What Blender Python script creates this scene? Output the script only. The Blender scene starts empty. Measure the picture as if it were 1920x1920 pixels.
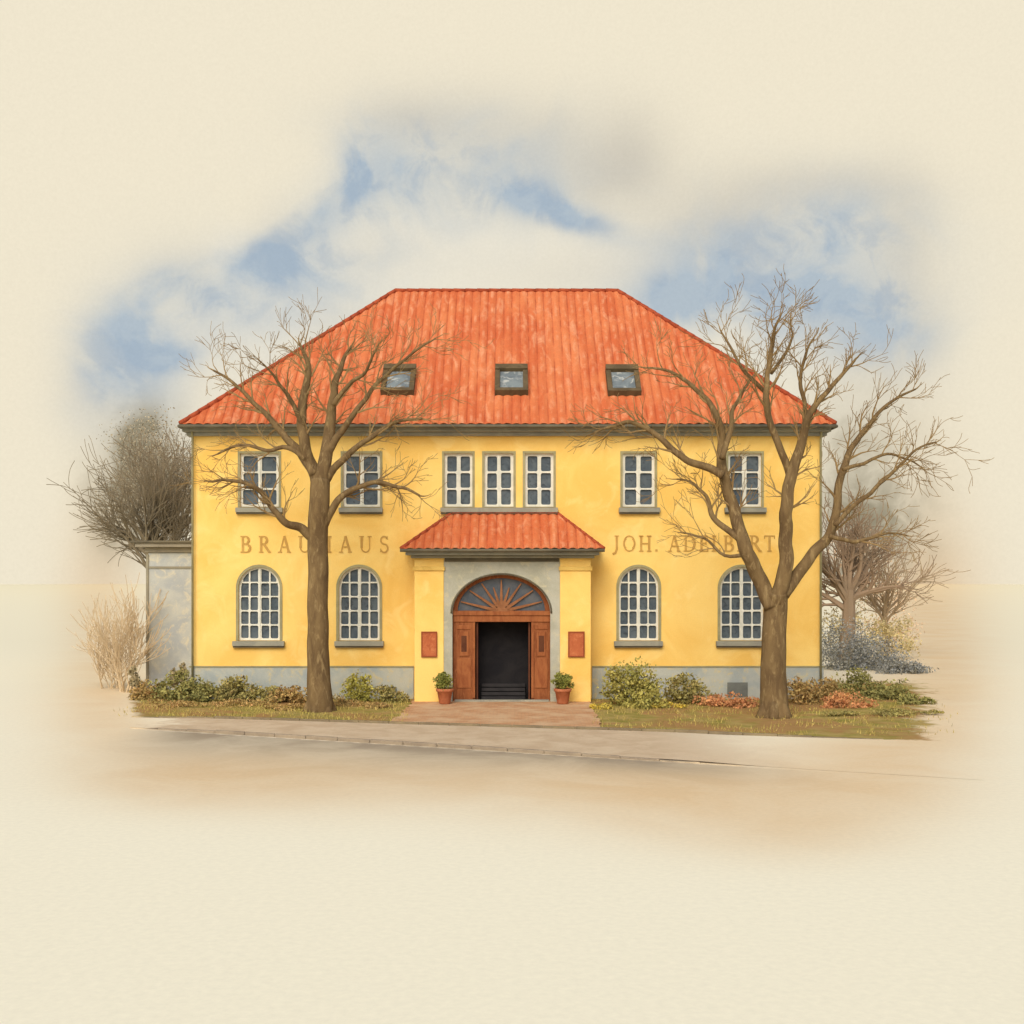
import bpy, math, random
import numpy as np
from mathutils import Vector, geometry, noise as mnoise
random.seed(7); np.random.seed(7)
F=2400.0; CY=-40.0; CZ=4.0; HZ=1070.0
def P(px,py,y=0.0):
    d=y-CY
    return Vector(((px-960)*d/F,y,CZ+(HZ-py)*d/F))
def X(px,y=0.0): return (px-960)*(y-CY)/F
def Z(py,y=0.0): return CZ+(HZ-py)*(y-CY)/F
def lin1(c):
    c/=255.0
    return c/12.92 if c<=0.04045 else ((c+0.055)/1.055)**2.4
def lin(c): return [lin1(v) for v in c]
LV=(1.0,1.0,1.0); LH=(1.07,1.03,1.05); LR=(1.12,0.98,0.95); LF=(0.74,0.76,0.76)
def alb(c,L=LV): return tuple(min(0.93,lin1(v)/l) for v,l in zip(c,L))+(1.0,)

scene=bpy.context.scene
# ---------------------------------------------------------------- helpers
class MB:
    def __init__(s): s.v=[]; s.f=[]
    def add(s,vs,fs):
        o=len(s.v); s.v+= [tuple(v) for v in vs]; s.f+=[tuple(i+o for i in f) for f in fs]
    def box(s,x0,x1,y0,y1,z0,z1):
        s.add([(x0,y0,z0),(x1,y0,z0),(x1,y1,z0),(x0,y1,z0),(x0,y0,z1),(x1,y0,z1),(x1,y1,z1),(x0,y1,z1)],
              [(0,1,5,4),(1,2,6,5),(2,3,7,6),(3,0,4,7),(4,5,6,7),(3,2,1,0)])
    def pbox(s,px0,px1,py0,py1,y0,y1,yr=None):
        yr=y0 if yr is None else yr
        s.box(X(px0,yr),X(px1,yr),y0,y1,Z(py1,yr),Z(py0,yr))
    def plate(s,loops,y0,y1):
        flat=[Vector((a,b,0)) for L in loops for a,b in L]
        tris=geometry.tessellate_polygon([[Vector((a,b,0)) for a,b in L] for L in loops])
        s.add([(v.x,y0,v.y) for v in flat],[tuple(t) for t in tris])
        for L in loops:
            n=len(L)
            vs=[(a,y0,b) for a,b in L]+[(a,y1,b) for a,b in L]
            s.add(vs,[(i,(i+1)%n,(i+1)%n+n,i+n) for i in range(n)])
    def tube(s,pts,rad,seg=7,cap=True):
        n=len(pts); base=len(s.v)
        up=Vector((0.3,0.9,0.2)).normalized()
        for i in range(n):
            t=(pts[min(i+1,n-1)]-pts[max(i-1,0)])
            if t.length<1e-6: t=Vector((0,0,1))
            t.normalize()
            a=t.cross(up)
            if a.length<1e-3: a=t.cross(Vector((1,0,0)))
            a.normalize(); b=t.cross(a)
            for k in range(seg):
                an=2*math.pi*k/seg
                q=pts[i]+(a*math.cos(an)+b*math.sin(an))*rad[i]
                s.v.append(tuple(q))
        for i in range(n-1):
            for k in range(seg):
                k2=(k+1)%seg
                s.f.append((base+i*seg+k,base+i*seg+k2,base+(i+1)*seg+k2,base+(i+1)*seg+k))
        if cap:
            s.f.append(tuple(base+(n-1)*seg+k for k in range(seg)))
            s.f.append(tuple(base+k for k in range(seg))[::-1])
def obj(name,mb,mat,parent=None,smooth=False,bevel=0):
    me=bpy.data.meshes.new(name); me.from_pydata(mb.v,[],mb.f); me.validate(); me.update()
    if mat: me.materials.append(mat)
    if smooth: me.polygons.foreach_set('use_smooth',[True]*len(me.polygons))
    o=bpy.data.objects.new(name,me); scene.collection.objects.link(o)
    if parent:
        o.parent=parent; o.matrix_parent_inverse=parent.matrix_world.inverted()
    if bevel:
        m=o.modifiers.new('b','BEVEL'); m.width=bevel; m.segments=2; m.limit_method='ANGLE'
    return o
def empty(name,loc):
    e=bpy.data.objects.new(name,None); e.location=loc; e.empty_display_size=0.3
    scene.collection.objects.link(e); bpy.context.view_layer.update(); return e

class NT:
    def __init__(s,mat):
        mat.use_nodes=True; s.t=mat.node_tree; s.t.nodes.clear()
    def n(s,typ,**kw):
        nd=s.t.nodes.new(typ)
        for k,v in kw.items(): setattr(nd,k,v)
        return nd
    def l(s,a,b): s.t.links.new(a,b)
    def math(s,op,a,b=None,clamp=False):
        nd=s.n('ShaderNodeMath',operation=op); nd.use_clamp=clamp
        for i,v in enumerate((a,b)):
            if v is None: continue
            if isinstance(v,(int,float)): nd.inputs[i].default_value=v
            else: s.l(v,nd.inputs[i])
        return nd.outputs[0]
    def noise(s,vec,scale,detail=4,rough=0.55,dist=0.0):
        nd=s.n('ShaderNodeTexNoise'); nd.inputs['Scale'].default_value=scale
        nd.inputs['Detail'].default_value=detail; nd.inputs['Roughness'].default_value=rough
        nd.inputs['Distortion'].default_value=dist
        s.l(vec,nd.inputs['Vector']); return nd.outputs['Fac']
    def mapr(s,v,a,b,c=0.0,d=1.0,smooth=True):
        nd=s.n('ShaderNodeMapRange'); nd.interpolation_type='SMOOTHSTEP' if smooth else 'LINEAR'
        s.l(v,nd.inputs[0])
        for i,x in enumerate((a,b,c,d)): nd.inputs[i+1].default_value=x
        return nd.outputs[0]
    def mix(s,f,a,b,mode='MIX'):
        nd=s.n('ShaderNodeMix',data_type='RGBA',blend_type=mode)
        for idx,v in ((0,f),(6,a),(7,b)):
            if isinstance(v,(int,float)): nd.inputs[idx].default_value=v
            elif isinstance(v,tuple): nd.inputs[idx].default_value=v
            else: s.l(v,nd.inputs[idx])
        return nd.outputs[2]
    def coords(s,scale=(1,1,1)):
        tc=s.n('ShaderNodeTexCoord'); mp=s.n('ShaderNodeMapping'); mp.inputs['Scale'].default_value=scale
        s.l(tc.outputs['Object'],mp.inputs['Vector']); return mp.outputs[0]
    def grain(s,col,g,a):
        gr=s.mapr(g,0.25,0.75,1-a,1+a,False); cc=s.n('ShaderNodeCombineColor')
        for i in range(3): s.l(gr,cc.inputs[i])
        return s.mix(1.0,col,cc.outputs[0],'MULTIPLY')
    def finish(s,col,rough=0.9,bump=None,bs=0.2,bd=0.02,spec=0.2):
        b=s.n('ShaderNodeBsdfPrincipled'); o=s.n('ShaderNodeOutputMaterial')
        s.l(col,b.inputs['Base Color'])
        b.inputs['Roughness'].default_value=rough
        b.inputs['Specular IOR Level'].default_value=spec
        if bump is not None:
            bn=s.n('ShaderNodeBump'); bn.inputs['Strength'].default_value=bs; bn.inputs['Distance'].default_value=bd
            s.l(bump,bn.inputs['Height']); s.l(bn.outputs[0],b.inputs['Normal'])
        s.l(b.outputs[0],o.inputs[0])
def wc(name,c1,c2,c3=None,scale=0.8,L=LV,grain=0.10,sc=(1,1,1),rough=0.9,bs=0.25,spec=0.15,leaf=False,rib=None,c3a=0.8):
    m=bpy.data.materials.new(name); t=NT(m); v=t.coords(sc)
    n1=t.noise(v,scale,5,0.6,0.6)
    col=t.mix(t.mapr(n1,0.35,0.66),alb(c1,L),alb(c2,L))
    if c3:
        n2=t.noise(v,scale*2.7,4,0.6,1.0)
        col=t.mix(t.mapr(n2,0.50,0.72,0,c3a),col,alb(c3,L))
    if leaf:
        g=t.n('ShaderNodeNewGeometry')
        col=t.mix(1.0,col,t.mix(g.outputs['Random Per Island'],(0.72,0.72,0.72,1),(1.28,1.28,1.25,1)),'MULTIPLY')
    if rib: # rib shading painted into the tile colour: dark valleys, light crests
        v0=t.coords(); sx=t.n('ShaderNodeSeparateXYZ'); t.l(v0,sx.inputs[0])
        nw=t.noise(v0,0.5,2); 
        ph=t.math('ADD',t.math('MULTIPLY',t.math('SUBTRACT',sx.outputs[0],rib[0]),math.pi/rib[1]),t.math('MULTIPLY',t.math('SUBTRACT',nw,0.5),0.6))
        cs=t.math('ABSOLUTE',t.math('COSINE',ph))
        nv=t.noise(v0,1.7,4,0.6)
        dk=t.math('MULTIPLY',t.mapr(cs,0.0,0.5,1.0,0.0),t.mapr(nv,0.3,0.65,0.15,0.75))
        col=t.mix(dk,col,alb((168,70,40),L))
        hl=t.math('MULTIPLY',t.mapr(cs,0.75,1.0,0.0,1.0),t.mapr(nv,0.45,0.7,0.0,0.35))  # painted highlight along the tile crests
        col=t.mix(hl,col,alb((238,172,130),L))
    g=t.noise(v,scale*28+14,3,0.7)
    col=t.grain(col,g,grain)
    t.finish(col,rough,g,bs,0.02,spec)
    return m

# ---------------------------------------------------------------- masks
def gauss(px,py,blobs):
    out=np.zeros_like(px)
    for b in blobs:
        cx,cy,sx,sy,a=b[:5]; r=math.radians(b[5]) if len(b)>5 else 0
        dx=px-cx; dy=py-cy
        u=dx*math.cos(r)+dy*math.sin(r); w=-dx*math.sin(r)+dy*math.cos(r)
        out+=a*np.exp(-0.5*((u/sx)**2+(w/sy)**2))
    return out
BLUE=[(700,300,42,55,.85),(632,392,80,32,.95,-42),(545,448,90,28,.9,-32),(455,512,60,34,.5),(375,548,60,24,.75,15),(285,578,60,45,.5,-30),
 (225,620,55,50,.45),(312,668,45,20,.95),(175,690,40,60,.4),(600,500,90,38,.55),(1060,405,75,18,1.2,18),(990,370,45,26,.7),
 (850,300,120,50,.5),(900,385,110,50,.4),(1480,470,130,60,.6),(1610,540,90,40,.8,25),(1400,560,120,40,.6),(1240,570,60,32,.75),
 (1600,430,100,60,.5),(1330,520,80,60,.45),(470,590,80,45,.4),(1670,620,60,50,.6),(640,540,60,40,.3),(745,350,45,65,.45),(240,740,60,50,.45),(1530,640,100,50,.35),
 (480,580,190,110,.2),(900,330,220,110,.2),(1500,520,220,130,.25),(850,240,110,40,.3),(260,690,90,90,.3)]
GREY=[(880,215,150,50,.6),(1195,290,55,65,.7),(1120,350,60,50,.6),(1565,350,125,38,.7),(1690,430,50,85,.65),(1010,290,120,60,.5),
 (640,600,60,40,.3),(1710,620,50,90,.55),(1610,710,70,80,.55),(170,740,50,80,.4),(1100,520,140,35,.35),(700,470,60,40,.3),(760,230,60,30,.45),
 (1330,430,90,70,.5),(330,690,90,60,.3),(520,420,40,40,.2),(1400,400,80,60,.35),(330,500,60,40,.25),(1250,480,120,60,.3)]
WHITE=[(800,440,130,60,.8),(1150,480,150,60,.7),(560,580,120,50,.8),(1000,510,300,50,.8),(400,660,120,60,.8),(1480,640,150,90,.6),(420,480,20,35,.8,20),(700,480,120,60,.6)]
TREEH=[(270,810,40,36,.8),(305,880,50,60,1.0),(240,880,36,50,.75),(250,960,40,50,.85),(205,970,30,55,.5),(180,900,30,40,.25),(1650,880,80,90,.35),(1600,1010,55,70,.8),(1690,990,50,60,.5),(1580,850,40,80,.4),(1590,1080,40,40,.5)]
TANS=[(170,1130,48,110,.6),(205,1000,40,70,.35),(1775,1130,65,110,.55),(1690,1120,60,80,.6),(1740,960,50,110,.25),
 (200,1330,85,70,.75),(480,1440,200,45,.8),(900,1450,330,45,.75),(1300,1475,280,60,.75),(1660,1400,120,80,.85),(1500,1570,150,38,.42),
 (1770,1270,75,90,.6),(300,1470,110,35,.45),(1400,1520,220,45,.4),(560,1500,150,30,.2),(230,1190,50,80,.4)]
C_TAN=(222,192,152)
# ---------------------------------------------------------------- sky backdrop
CREAM=(240,230,206)
R=400.0
azs=np.concatenate([np.linspace(-80,-27,14)[:-1],np.linspace(-27,27,330),np.linspace(27,80,14)[1:]])
zs=np.concatenate([[-12.0],np.linspace(-2,190,300),np.linspace(195,330,10)])
AZ,ZZ=np.meshgrid(np.radians(azs),zs)
XX=R*np.sin(AZ); YY=CY+R*np.cos(AZ)
px=960+F*np.tan(AZ); py=HZ-(ZZ-CZ)*F/(R*np.cos(AZ))
nr,nc=AZ.shape
verts=np.stack([XX,YY,ZZ],-1).reshape(-1,3)
faces=[(i*nc+j,i*nc+j+1,(i+1)*nc+j+1,(i+1)*nc+j) for i in range(nr-1) for j in range(nc-1)]
me=bpy.data.meshes.new('sky'); me.from_pydata(verts.tolist(),[],faces); me.update()
me.polygons.foreach_set('use_smooth',[True]*len(me.polygons))
def setattrc(me,name,r,g,b,a):
    at=me.color_attributes.new(name,'FLOAT_COLOR','POINT')
    at.data.foreach_set('color',np.stack([r,g,b,a],-1).reshape(-1).astype(np.float32))
setattrc(me,'wash',gauss(px,py,BLUE),gauss(px,py,GREY),gauss(px,py,TANS),gauss(px,py,WHITE))
setattrc(me,'haze',gauss(px,py,TREEH),px*0,px*0,px*0)
sky=bpy.data.objects.new('sky',me); scene.collection.objects.link(sky)
m=bpy.data.materials.new('sky_wash'); t=NT(m)
v=t.coords((1/60.,1/60.,1/60.))
at=t.n('ShaderNodeAttribute',attribute_name='wash'); sp=t.n('ShaderNodeSeparateColor'); t.l(at.outputs['Color'],sp.inputs[0])
ah=t.n('ShaderNodeAttribute',attribute_name='haze'); sh_=t.n('ShaderNodeSeparateColor'); t.l(ah.outputs['Color'],sh_.inputs[0])
def L4(c): return tuple(lin(c))+(1.0,)
n1=t.noise(v,1.9,7,0.55,0.7); n2=t.noise(v,4.0,7,0.6,0.6); n3=t.noise(v,1.3,4,0.5,0.3)
col=t.mix(t.math('MULTIPLY',t.math('MINIMUM',at.outputs['Alpha'],1.0),0.55),L4(CREAM),L4((238,232,216)))
gm=t.math('MULTIPLY',sp.outputs[1],t.mapr(n3,0.3,0.65,0.7,1.15))
col=t.mix(t.math('MULTIPLY',gm,0.62,True),col,L4((202,195,180)))
bm=t.math('MULTIPLY',sp.outputs[0],t.mapr(n1,0.34,0.64,0.5,1.2))
col=t.mix(t.math('MULTIPLY',bm,0.82,True),col,L4((178,191,201)))
bm2=t.math('MULTIPLY',t.mapr(sp.outputs[0],0.3,1.2),t.mapr(n2,0.44,0.62))
col=t.mix(t.math('MULTIPLY',bm2,0.42,True),col,L4((148,169,191)))
tm=t.math('MULTIPLY',sp.outputs[2],t.mapr(n1,0.3,0.7,0.8,1.05))
col=t.mix(t.math('MULTIPLY',tm,0.8,True),col,L4(C_TAN))
hm=t.math('MULTIPLY',sh_.outputs[0],t.mapr(n2,0.35,0.62,0.5,1.2))
col=t.mix(t.math('MULTIPLY',hm,0.78,True),col,L4((150,141,118)))
g=t.noise(v,60,3,0.7); col=t.grain(col,g,0.03)
e=t.n('ShaderNodeEmission'); t.l(col,e.inputs[0]); o=t.n('ShaderNodeOutputMaterial'); t.l(e.outputs[0],o.inputs[0])
m.cycles.emission_sampling='NONE'
me.materials.append(m)

# ---------------------------------------------------------------- ground
def lineA(x): return -7.54-0.243*x
def lineB(x): return -11.76-0.44*x
pys=np.concatenate([np.linspace(1094.2,1300,120),np.linspace(1302,1480,90),np.linspace(1484,1960,100),np.linspace(2000,2600,8)])
ds=9600/(pys-1070)
pxs=np.concatenate([np.linspace(-5000,-100,20),np.linspace(-80,2000,300),np.linspace(2020,6900,20)])
PX,DD=np.meshgrid(pxs,ds); GX=(PX-960)*DD/F; GY=DD+CY; GPY=np.repeat(pys[:,None],len(pxs),1)
GX=np.vstack([GX,(PX[-1:]-960)*0.05]); GY=np.vstack([GY,np.full((1,len(pxs)),-150.0)])
PX=np.vstack([PX,PX[-1:]]); GPY=np.vstack([GPY,np.full((1,len(pxs)),3500.0)])
tan=gauss(PX,GPY,TANS)
def ss(a,b,x):
    tt=np.clip((x-a)/(b-a),0,1); return tt*tt*(3-2*tt)
db=(-11.76-0.44*GX)-GY
fall=3.2-1.4*ss(-5,3,GX)
road=ss(0,0.1,db)*np.exp(-(np.clip(db,0,99)/fall)**1.5)*ss(-10.0,-7.5,GX)*(1-ss(2.5,7.0,GX))
grass=(1-ss(-0.1,0.15,(-7.54-0.243*GX)-GY))*ss(205,300,PX)*(1-ss(1640,1820,PX))*(1-ss(3,9,GY))
dist=GY-CY
far_dim=ss(38,75,dist)  # ground colour darkened with distance to cancel light from the backdrop
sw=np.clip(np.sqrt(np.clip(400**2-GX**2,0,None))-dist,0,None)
vf=0.5*(1-sw/np.sqrt(sw**2+285**2)); backdrop_dim=np.clip((vf-0.137)/0.363,0,1)  # further painted darkening towards the backdrop, following its view factor
nr,nc=GX.shape
faces=[(i*nc+j,i*nc+j+1,(i+1)*nc+j+1,(i+1)*nc+j) for i in range(nr-1) for j in range(nc-1)]
me=bpy.data.meshes.new('ground'); me.from_pydata(np.stack([GX,GY,GX*0],-1).reshape(-1,3).tolist(),[],faces); me.update()
setattrc(me,'wash',tan,road,grass,far_dim); setattrc(me,'dist',backdrop_dim,backdrop_dim,backdrop_dim,backdrop_dim)
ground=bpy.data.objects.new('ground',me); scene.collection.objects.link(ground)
m=bpy.data.materials.new('ground_wash'); t=NT(m); v=t.coords()
at=t.n('ShaderNodeAttribute',attribute_name='wash'); sp=t.n('ShaderNodeSeparateColor'); t.l(at.outputs['Color'],sp.inputs[0])
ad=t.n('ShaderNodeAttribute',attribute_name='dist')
n1=t.noise(v,0.35,6,0.6,0.8); n2=t.noise(v,1.6,5,0.65,0.5); n3=t.noise(v,9,4,0.7)
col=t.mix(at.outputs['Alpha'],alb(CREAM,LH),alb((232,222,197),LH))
col=t.mix(ad.outputs['Fac'],col,alb((216,208,186),LH))  # darkening against the backdrop's glow, put into the base colour
tanf=t.math('MULTIPLY',t.math('MULTIPLY',sp.outputs[0],t.mapr(n1,0.3,0.7,0.8,1.05)),0.8,True)
tcol=t.mix(at.outputs['Alpha'],alb(C_TAN,LH),alb((216,187,149),LH))  # tan wash gets the same painted distance darkening
col=t.mix(tanf,col,tcol)
rm=t.math('MULTIPLY',sp.outputs[1],t.mapr(n1,0.35,0.62,0.75,1.15))
col=t.mix(t.math('MULTIPLY',rm,0.95,True),col,alb((162,145,123),LH))
gc=t.mix(t.mapr(n2,0.35,0.65),alb((140,130,66),LH),alb((172,148,92),LH))
gc=t.mix(t.mapr(n1,0.44,0.58,0,0.75),gc,alb((164,122,82),LH))
gm=t.mapr(t.math('ADD',sp.outputs[2],t.math('MULTIPLY',t.math('SUBTRACT',n2,0.5),1.5)),0.3,0.7)
col=t.mix(gm,col,gc)
col=t.grain(col,n3,0.05)
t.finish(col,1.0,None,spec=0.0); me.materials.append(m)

def fademat(name,c1,c2,x0,x1,x2,x3,fade=None,scale=1.2):
    m=bpy.data.materials.new(name); t=NT(m); v=t.coords()
    s=t.n('ShaderNodeSeparateXYZ'); t.l(v,s.inputs[0])
    n=t.noise(v,scale,5,0.65,0.4); n3=t.noise(v,12,4,0.7)
    xx=t.math('ADD',s.outputs[0],t.math('MULTIPLY',t.math('SUBTRACT',n,0.5),3.0))
    f=t.math('MULTIPLY',t.mapr(xx,x0,x1),t.mapr(xx,x2,x3,1,0))
    col=t.mix(t.mapr(n,0.35,0.65),alb(c1,LH),alb(c2,LH))
    if fade is None:   # same sand as the surrounding ground
        at=t.n('ShaderNodeAttribute',attribute_name='wash'); sp=t.n('ShaderNodeSeparateColor'); t.l(at.outputs['Color'],sp.inputs[0])
        ng=t.noise(v,0.35,6,0.6,0.8)
        fc=t.mix(t.math('MULTIPLY',t.math('MULTIPLY',sp.outputs[0],t.mapr(ng,0.3,0.7,0.8,1.05)),0.8,True),alb(CREAM,LH),alb(C_TAN,LH))
    else: fc=alb(fade,LH)
    col=t.mix(f,fc,col)
    col=t.grain(col,n3,0.05)
    t.finish(col,1.0,None,spec=0.0); return m
NX,NY=110,9
xs=np.linspace(-9.8,9.0,NX)
mb=MB(); AX=[];AY=[]
def pz(x): return 0.004+0.03*float(ss(-9.6,-8.6,np.array(x)))*(1-float(ss(3.5,5.5,np.array(x))))
for x in xs:
    for j in range(NY):
        a=lineA(x)-.05; b=lineB(x)+.14; y=a+(b-a)*j/(NY-1)
        mb.v.append((x,y,pz(x))); AX.append(x);AY.append(y)
for i in range(NX-1):
    for j in range(NY-1): mb.f.append((i*NY+j,(i+1)*NY+j,(i+1)*NY+j+1,i*NY+j+1))
pv=obj('pavement',mb,fademat('pavement_wash',(208,184,154),(194,168,138),-9.6,-8.4,3.0,6.5))
AX=np.array(AX);AY=np.array(AY); dd_=AY-CY
setattrc(pv.data,'wash',gauss(960+AX*F/dd_,HZ+9600/dd_,TANS),AX*0,AX*0,AX*0)
def strip(name,fn,off0,off1,z1,mat,xa,xb,step,gap=0.004):
    mb=MB(); x=xa; n=int((xb-xa)/step)
    for i in range(n):
        a,b=x+gap,x+step-gap; j=random.uniform(-.012,.012)
        p=[(a,fn(a)+off0+j),(b,fn(b)+off0+j),(b,fn(b)+off1+j),(a,fn(a)+off1+j)]
        z=z1*min(1,(i+1)/4,(n-i)/6)+random.uniform(-.004,.004)
        mb.add([(q[0],q[1],-0.02) for q in p]+[(q[0],q[1],z) for q in p],[(0,1,5,4),(1,2,6,5),(2,3,7,6),(3,0,4,7),(4,5,6,7)])
        x+=step
    return obj(name,mb,mat,bevel=0.012)
strip('kerb',lineB,0.0,0.12,0.08,fademat('kerb_wash',(148,131,112),(168,149,126),-9.6,-8.7,2.5,5.0,(214,188,152)),-9.7,5.4,0.8)
strip('kerb',lineA,-0.05,0.05,0.09,fademat('edging_wash',(126,110,88),(148,130,100),-10.6,-9.9,8.0,9.4,(200,176,136)),-10.4,9.4,0.8)

# brick footpath
m=bpy.data.materials.new('path_brick'); t=NT(m); v=t.coords()
br=t.n('ShaderNodeTexBrick'); br.inputs['Scale'].default_value=2.6
br.inputs['Color1'].default_value=alb((206,160,120),LH); br.inputs['Color2'].default_value=alb((188,138,100),LH)
br.inputs['Mortar'].default_value=alb((176,142,110),LH); br.inputs['Mortar Size'].default_value=0.015
n=t.noise(v,1.1,5,0.6)
vv=t.n('ShaderNodeVectorMath',operation='ADD'); t.l(v,vv.inputs[0])
nd=t.n('ShaderNodeTexNoise'); nd.inputs['Scale'].default_value=2; t.l(v,nd.inputs['Vector'])
sc=t.n('ShaderNodeVectorMath',operation='SCALE'); sc.inputs['Scale'].default_value=0.06; t.l(nd.outputs['Color'],sc.inputs[0]); t.l(sc.outputs[0],vv.inputs[1])
t.l(vv.outputs[0],br.inputs['Vector'])
col=t.mix(t.mapr(n,0.4,0.65,0,0.7),br.outputs['Color'],alb((210,178,142),LH))
t.finish(col,0.95,br.outputs['Fac'],-0.2,0.01,0.0)
mb=MB(); rows=24
L=[];Rr=[]
for i in range(rows+1):
    f=i/rows
    xl=X(775,-1)+(X(735,-6)-X(775,-1))*f**1.5+random.uniform(-.07,.07); xr=X(1105,-1)+(X(1125,-6.5)-X(1105,-1))*f+random.uniform(-.07,.07)
    y0=-0.9+f*(lineA(xl)+0.9+.08); y1=-0.9+f*(lineA(xr)+.9+.08)
    L.append((xl,y0,0.03)); Rr.append((xr,y1,0.03))
for i in range(rows): mb.add([L[i],L[i+1],Rr[i+1],Rr[i]],[(0,1,2,3)])
obj('footpath',mb,m)

# ---------------------------------------------------------------- materials
M_yel=wc('plaster_yellow',(243,206,118),(234,188,96),(246,216,138),0.42,grain=0.05,c3a=0.5)
M_plinth=wc('plinth_stone',(180,180,164),(158,164,158),(200,184,136),1.2)
M_grey=wc('grey_trim',(156,152,132),(138,136,122),None,1.5)
M_greyd=wc('grey_trim_dark',(112,104,84),(94,88,72),None,1.5)
M_surr=wc('door_surround',(178,176,158),(162,160,140),(192,184,152),1.0)
M_white=wc('window_paint',(224,221,204),(206,206,190),None,2.0)
M_ring=wc('window_reveal',(162,154,114),(144,138,104),None,2.0)
LG=(1.2,1.2,1.25)
M_glass=wc('window_glass',(76,88,98),(100,110,116),(54,62,70),2.2,L=LG,rough=0.55,spec=0.25,bs=0.05)
M_glassd=wc('fanlight_glass',(88,90,92),(66,74,82),None,2.5,rough=0.4,spec=0.3,bs=0.05)
def roofmat(nm,o_,p_): return wc(nm,(219,120,72),(205,98,56),(232,152,108),0.8,L=LR,sc=(1.6,0.5,0.5),grain=0.14,rib=(o_,p_),c3a=.6)
M_cap=wc('ridge_tiles',(172,84,52),(152,70,44),None,2.0)
M_wood=wc('door_wood',(146,88,52),(126,72,42),(164,106,66),1.5,sc=(4,4,1))
M_woodd=wc('door_wood_dark',(98,60,40),(82,48,34),None,2.0)
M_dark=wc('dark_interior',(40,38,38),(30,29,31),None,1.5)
M_sign=wc('menu_board_red',(186,106,66),(168,90,56),(200,128,82),3.0)
M_letter=wc('lettering_bronze',(198,158,86),(184,142,74),None,4.0)
M_annex=wc('annex_plaster',(184,185,174),(164,168,166),(204,196,168),1.1,grain=.08)
M_bark=wc('bark',(122,100,66),(98,78,52),(148,126,86),1.6,L=(.95,.95,.95),sc=(2,2,0.6),grain=0.16,bs=0.5)
M_twig=wc('twig_bark',(142,118,78),(124,100,64),None,1.0,L=(.88,.88,.88))
M_twigp=wc('pale_twig',(192,172,138),(174,154,122),None,0.6,L=(.8,.8,.8))
M_bgt=wc('background_bark',(116,106,86),(136,124,100),None,0.6,L=(.9,.9,.9))
M_terra=wc('terracotta',(186,116,80),(168,100,66),None,5.0)

# ---------------------------------------------------------------- building
house=empty('brewpub_building',(X(950),0,0))
def rect(px0,px1,py0,py1,y=0.0): 
    return [(X(px0,y),Z(py1,y)),(X(px1,y),Z(py1,y)),(X(px1,y),Z(py0,y)),(X(px0,y),Z(py0,y))]
def arch(px0,px1,py0,py1,ry=None,y=0.0,n=20,grow=0.0):
    x0,x1=X(px0,y)-grow,X(px1,y)+grow; zt,zb=Z(py0,y)+grow,Z(py1,y)-grow
    r=(x1-x0)/2; cx=(x0+x1)/2; h=r if ry is None else ry*(y-CY)/F+grow
    zs_=zt-h
    pts=[(x0,zb),(x1,zb)]
    for i in range(n+1):
        a=math.pi*i/n
        pts.append((cx+r*math.cos(a),zs_+h*math.sin(a)))
    return pts
def rrect(x0,x1,z0,z1,r=0.035):
    pts=[]
    for cx,cz,a0 in ((x1-r,z0+r,-90),(x1-r,z1-r,0),(x0+r,z1-r,90),(x0+r,z0+r,180)):
        for k in range(4):
            a=math.radians(a0+k*30); pts.append((cx+r*math.cos(a),cz+r*math.sin(a)))
    return pts
UP=[(450,523),(643,713),(833,886),(908,963),(984,1038),(1167,1228),(1365,1428)]
LO=[(447,525),(635,712),(1160,1235),(1350,1432)]
outer=[(X(360),-0.1),(X(1540),-0.1),(X(1540),Z(806)),(X(360),Z(806))]
loops=[outer]+[rect(a,b,850,951) for a,b in UP]+[arch(a,b,1063,1201) for a,b in LO]
mb=MB(); mb.plate(loops,0.0,0.35)
DEP=12.0
x0,x1=X(360),X(1540); zt=Z(806)
mb.add([(x0,0.35,-.1),(x0,DEP,-.1),(x0,DEP,zt),(x0,.35,zt)],[(0,1,2,3)])
mb.add([(x1,0.35,-.1),(x1,DEP,-.1),(x1,DEP,zt),(x1,.35,zt)],[(0,1,2,3)])
mb.add([(x0,DEP,-.1),(x1,DEP,-.1),(x1,DEP,zt),(x0,DEP,zt)],[(0,1,2,3)])
obj('walls',mb,M_yel,house)
mb=MB()
mb.box(x0-.06,X(776),-0.07,-0.002,-.1,Z(1251)); mb.box(X(1110),x1+.06,-0.07,-0.002,-.1,Z(1251))
mb.box(x0-.06,x0-.003,0.0,DEP,-.1,Z(1251)-.003); mb.box(x1+.003,x1+.06,0.0,DEP,-.1,Z(1251)-.003)
obj('plinth',mb,M_plinth,house,bevel=.01)
mb=MB(); mb.box(x0-.08,X(776),-0.09,-0.003,Z(1251)+.001,Z(1248.5)); mb.box(X(1110),x1+.08,-0.09,-0.003,Z(1251)+.001,Z(1248.5))
obj('plinth_line',mb,M_ring,house)
mb=MB(); mb.pbox(1363,1401,1279,1306,-0.10,-0.071,0); mb.pbox(712,744,1288,1309,-0.10,-0.071,0)
obj('basement_windows',mb,wc('basement_grey',(120,122,112),(100,102,96)),house,bevel=.01)
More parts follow.
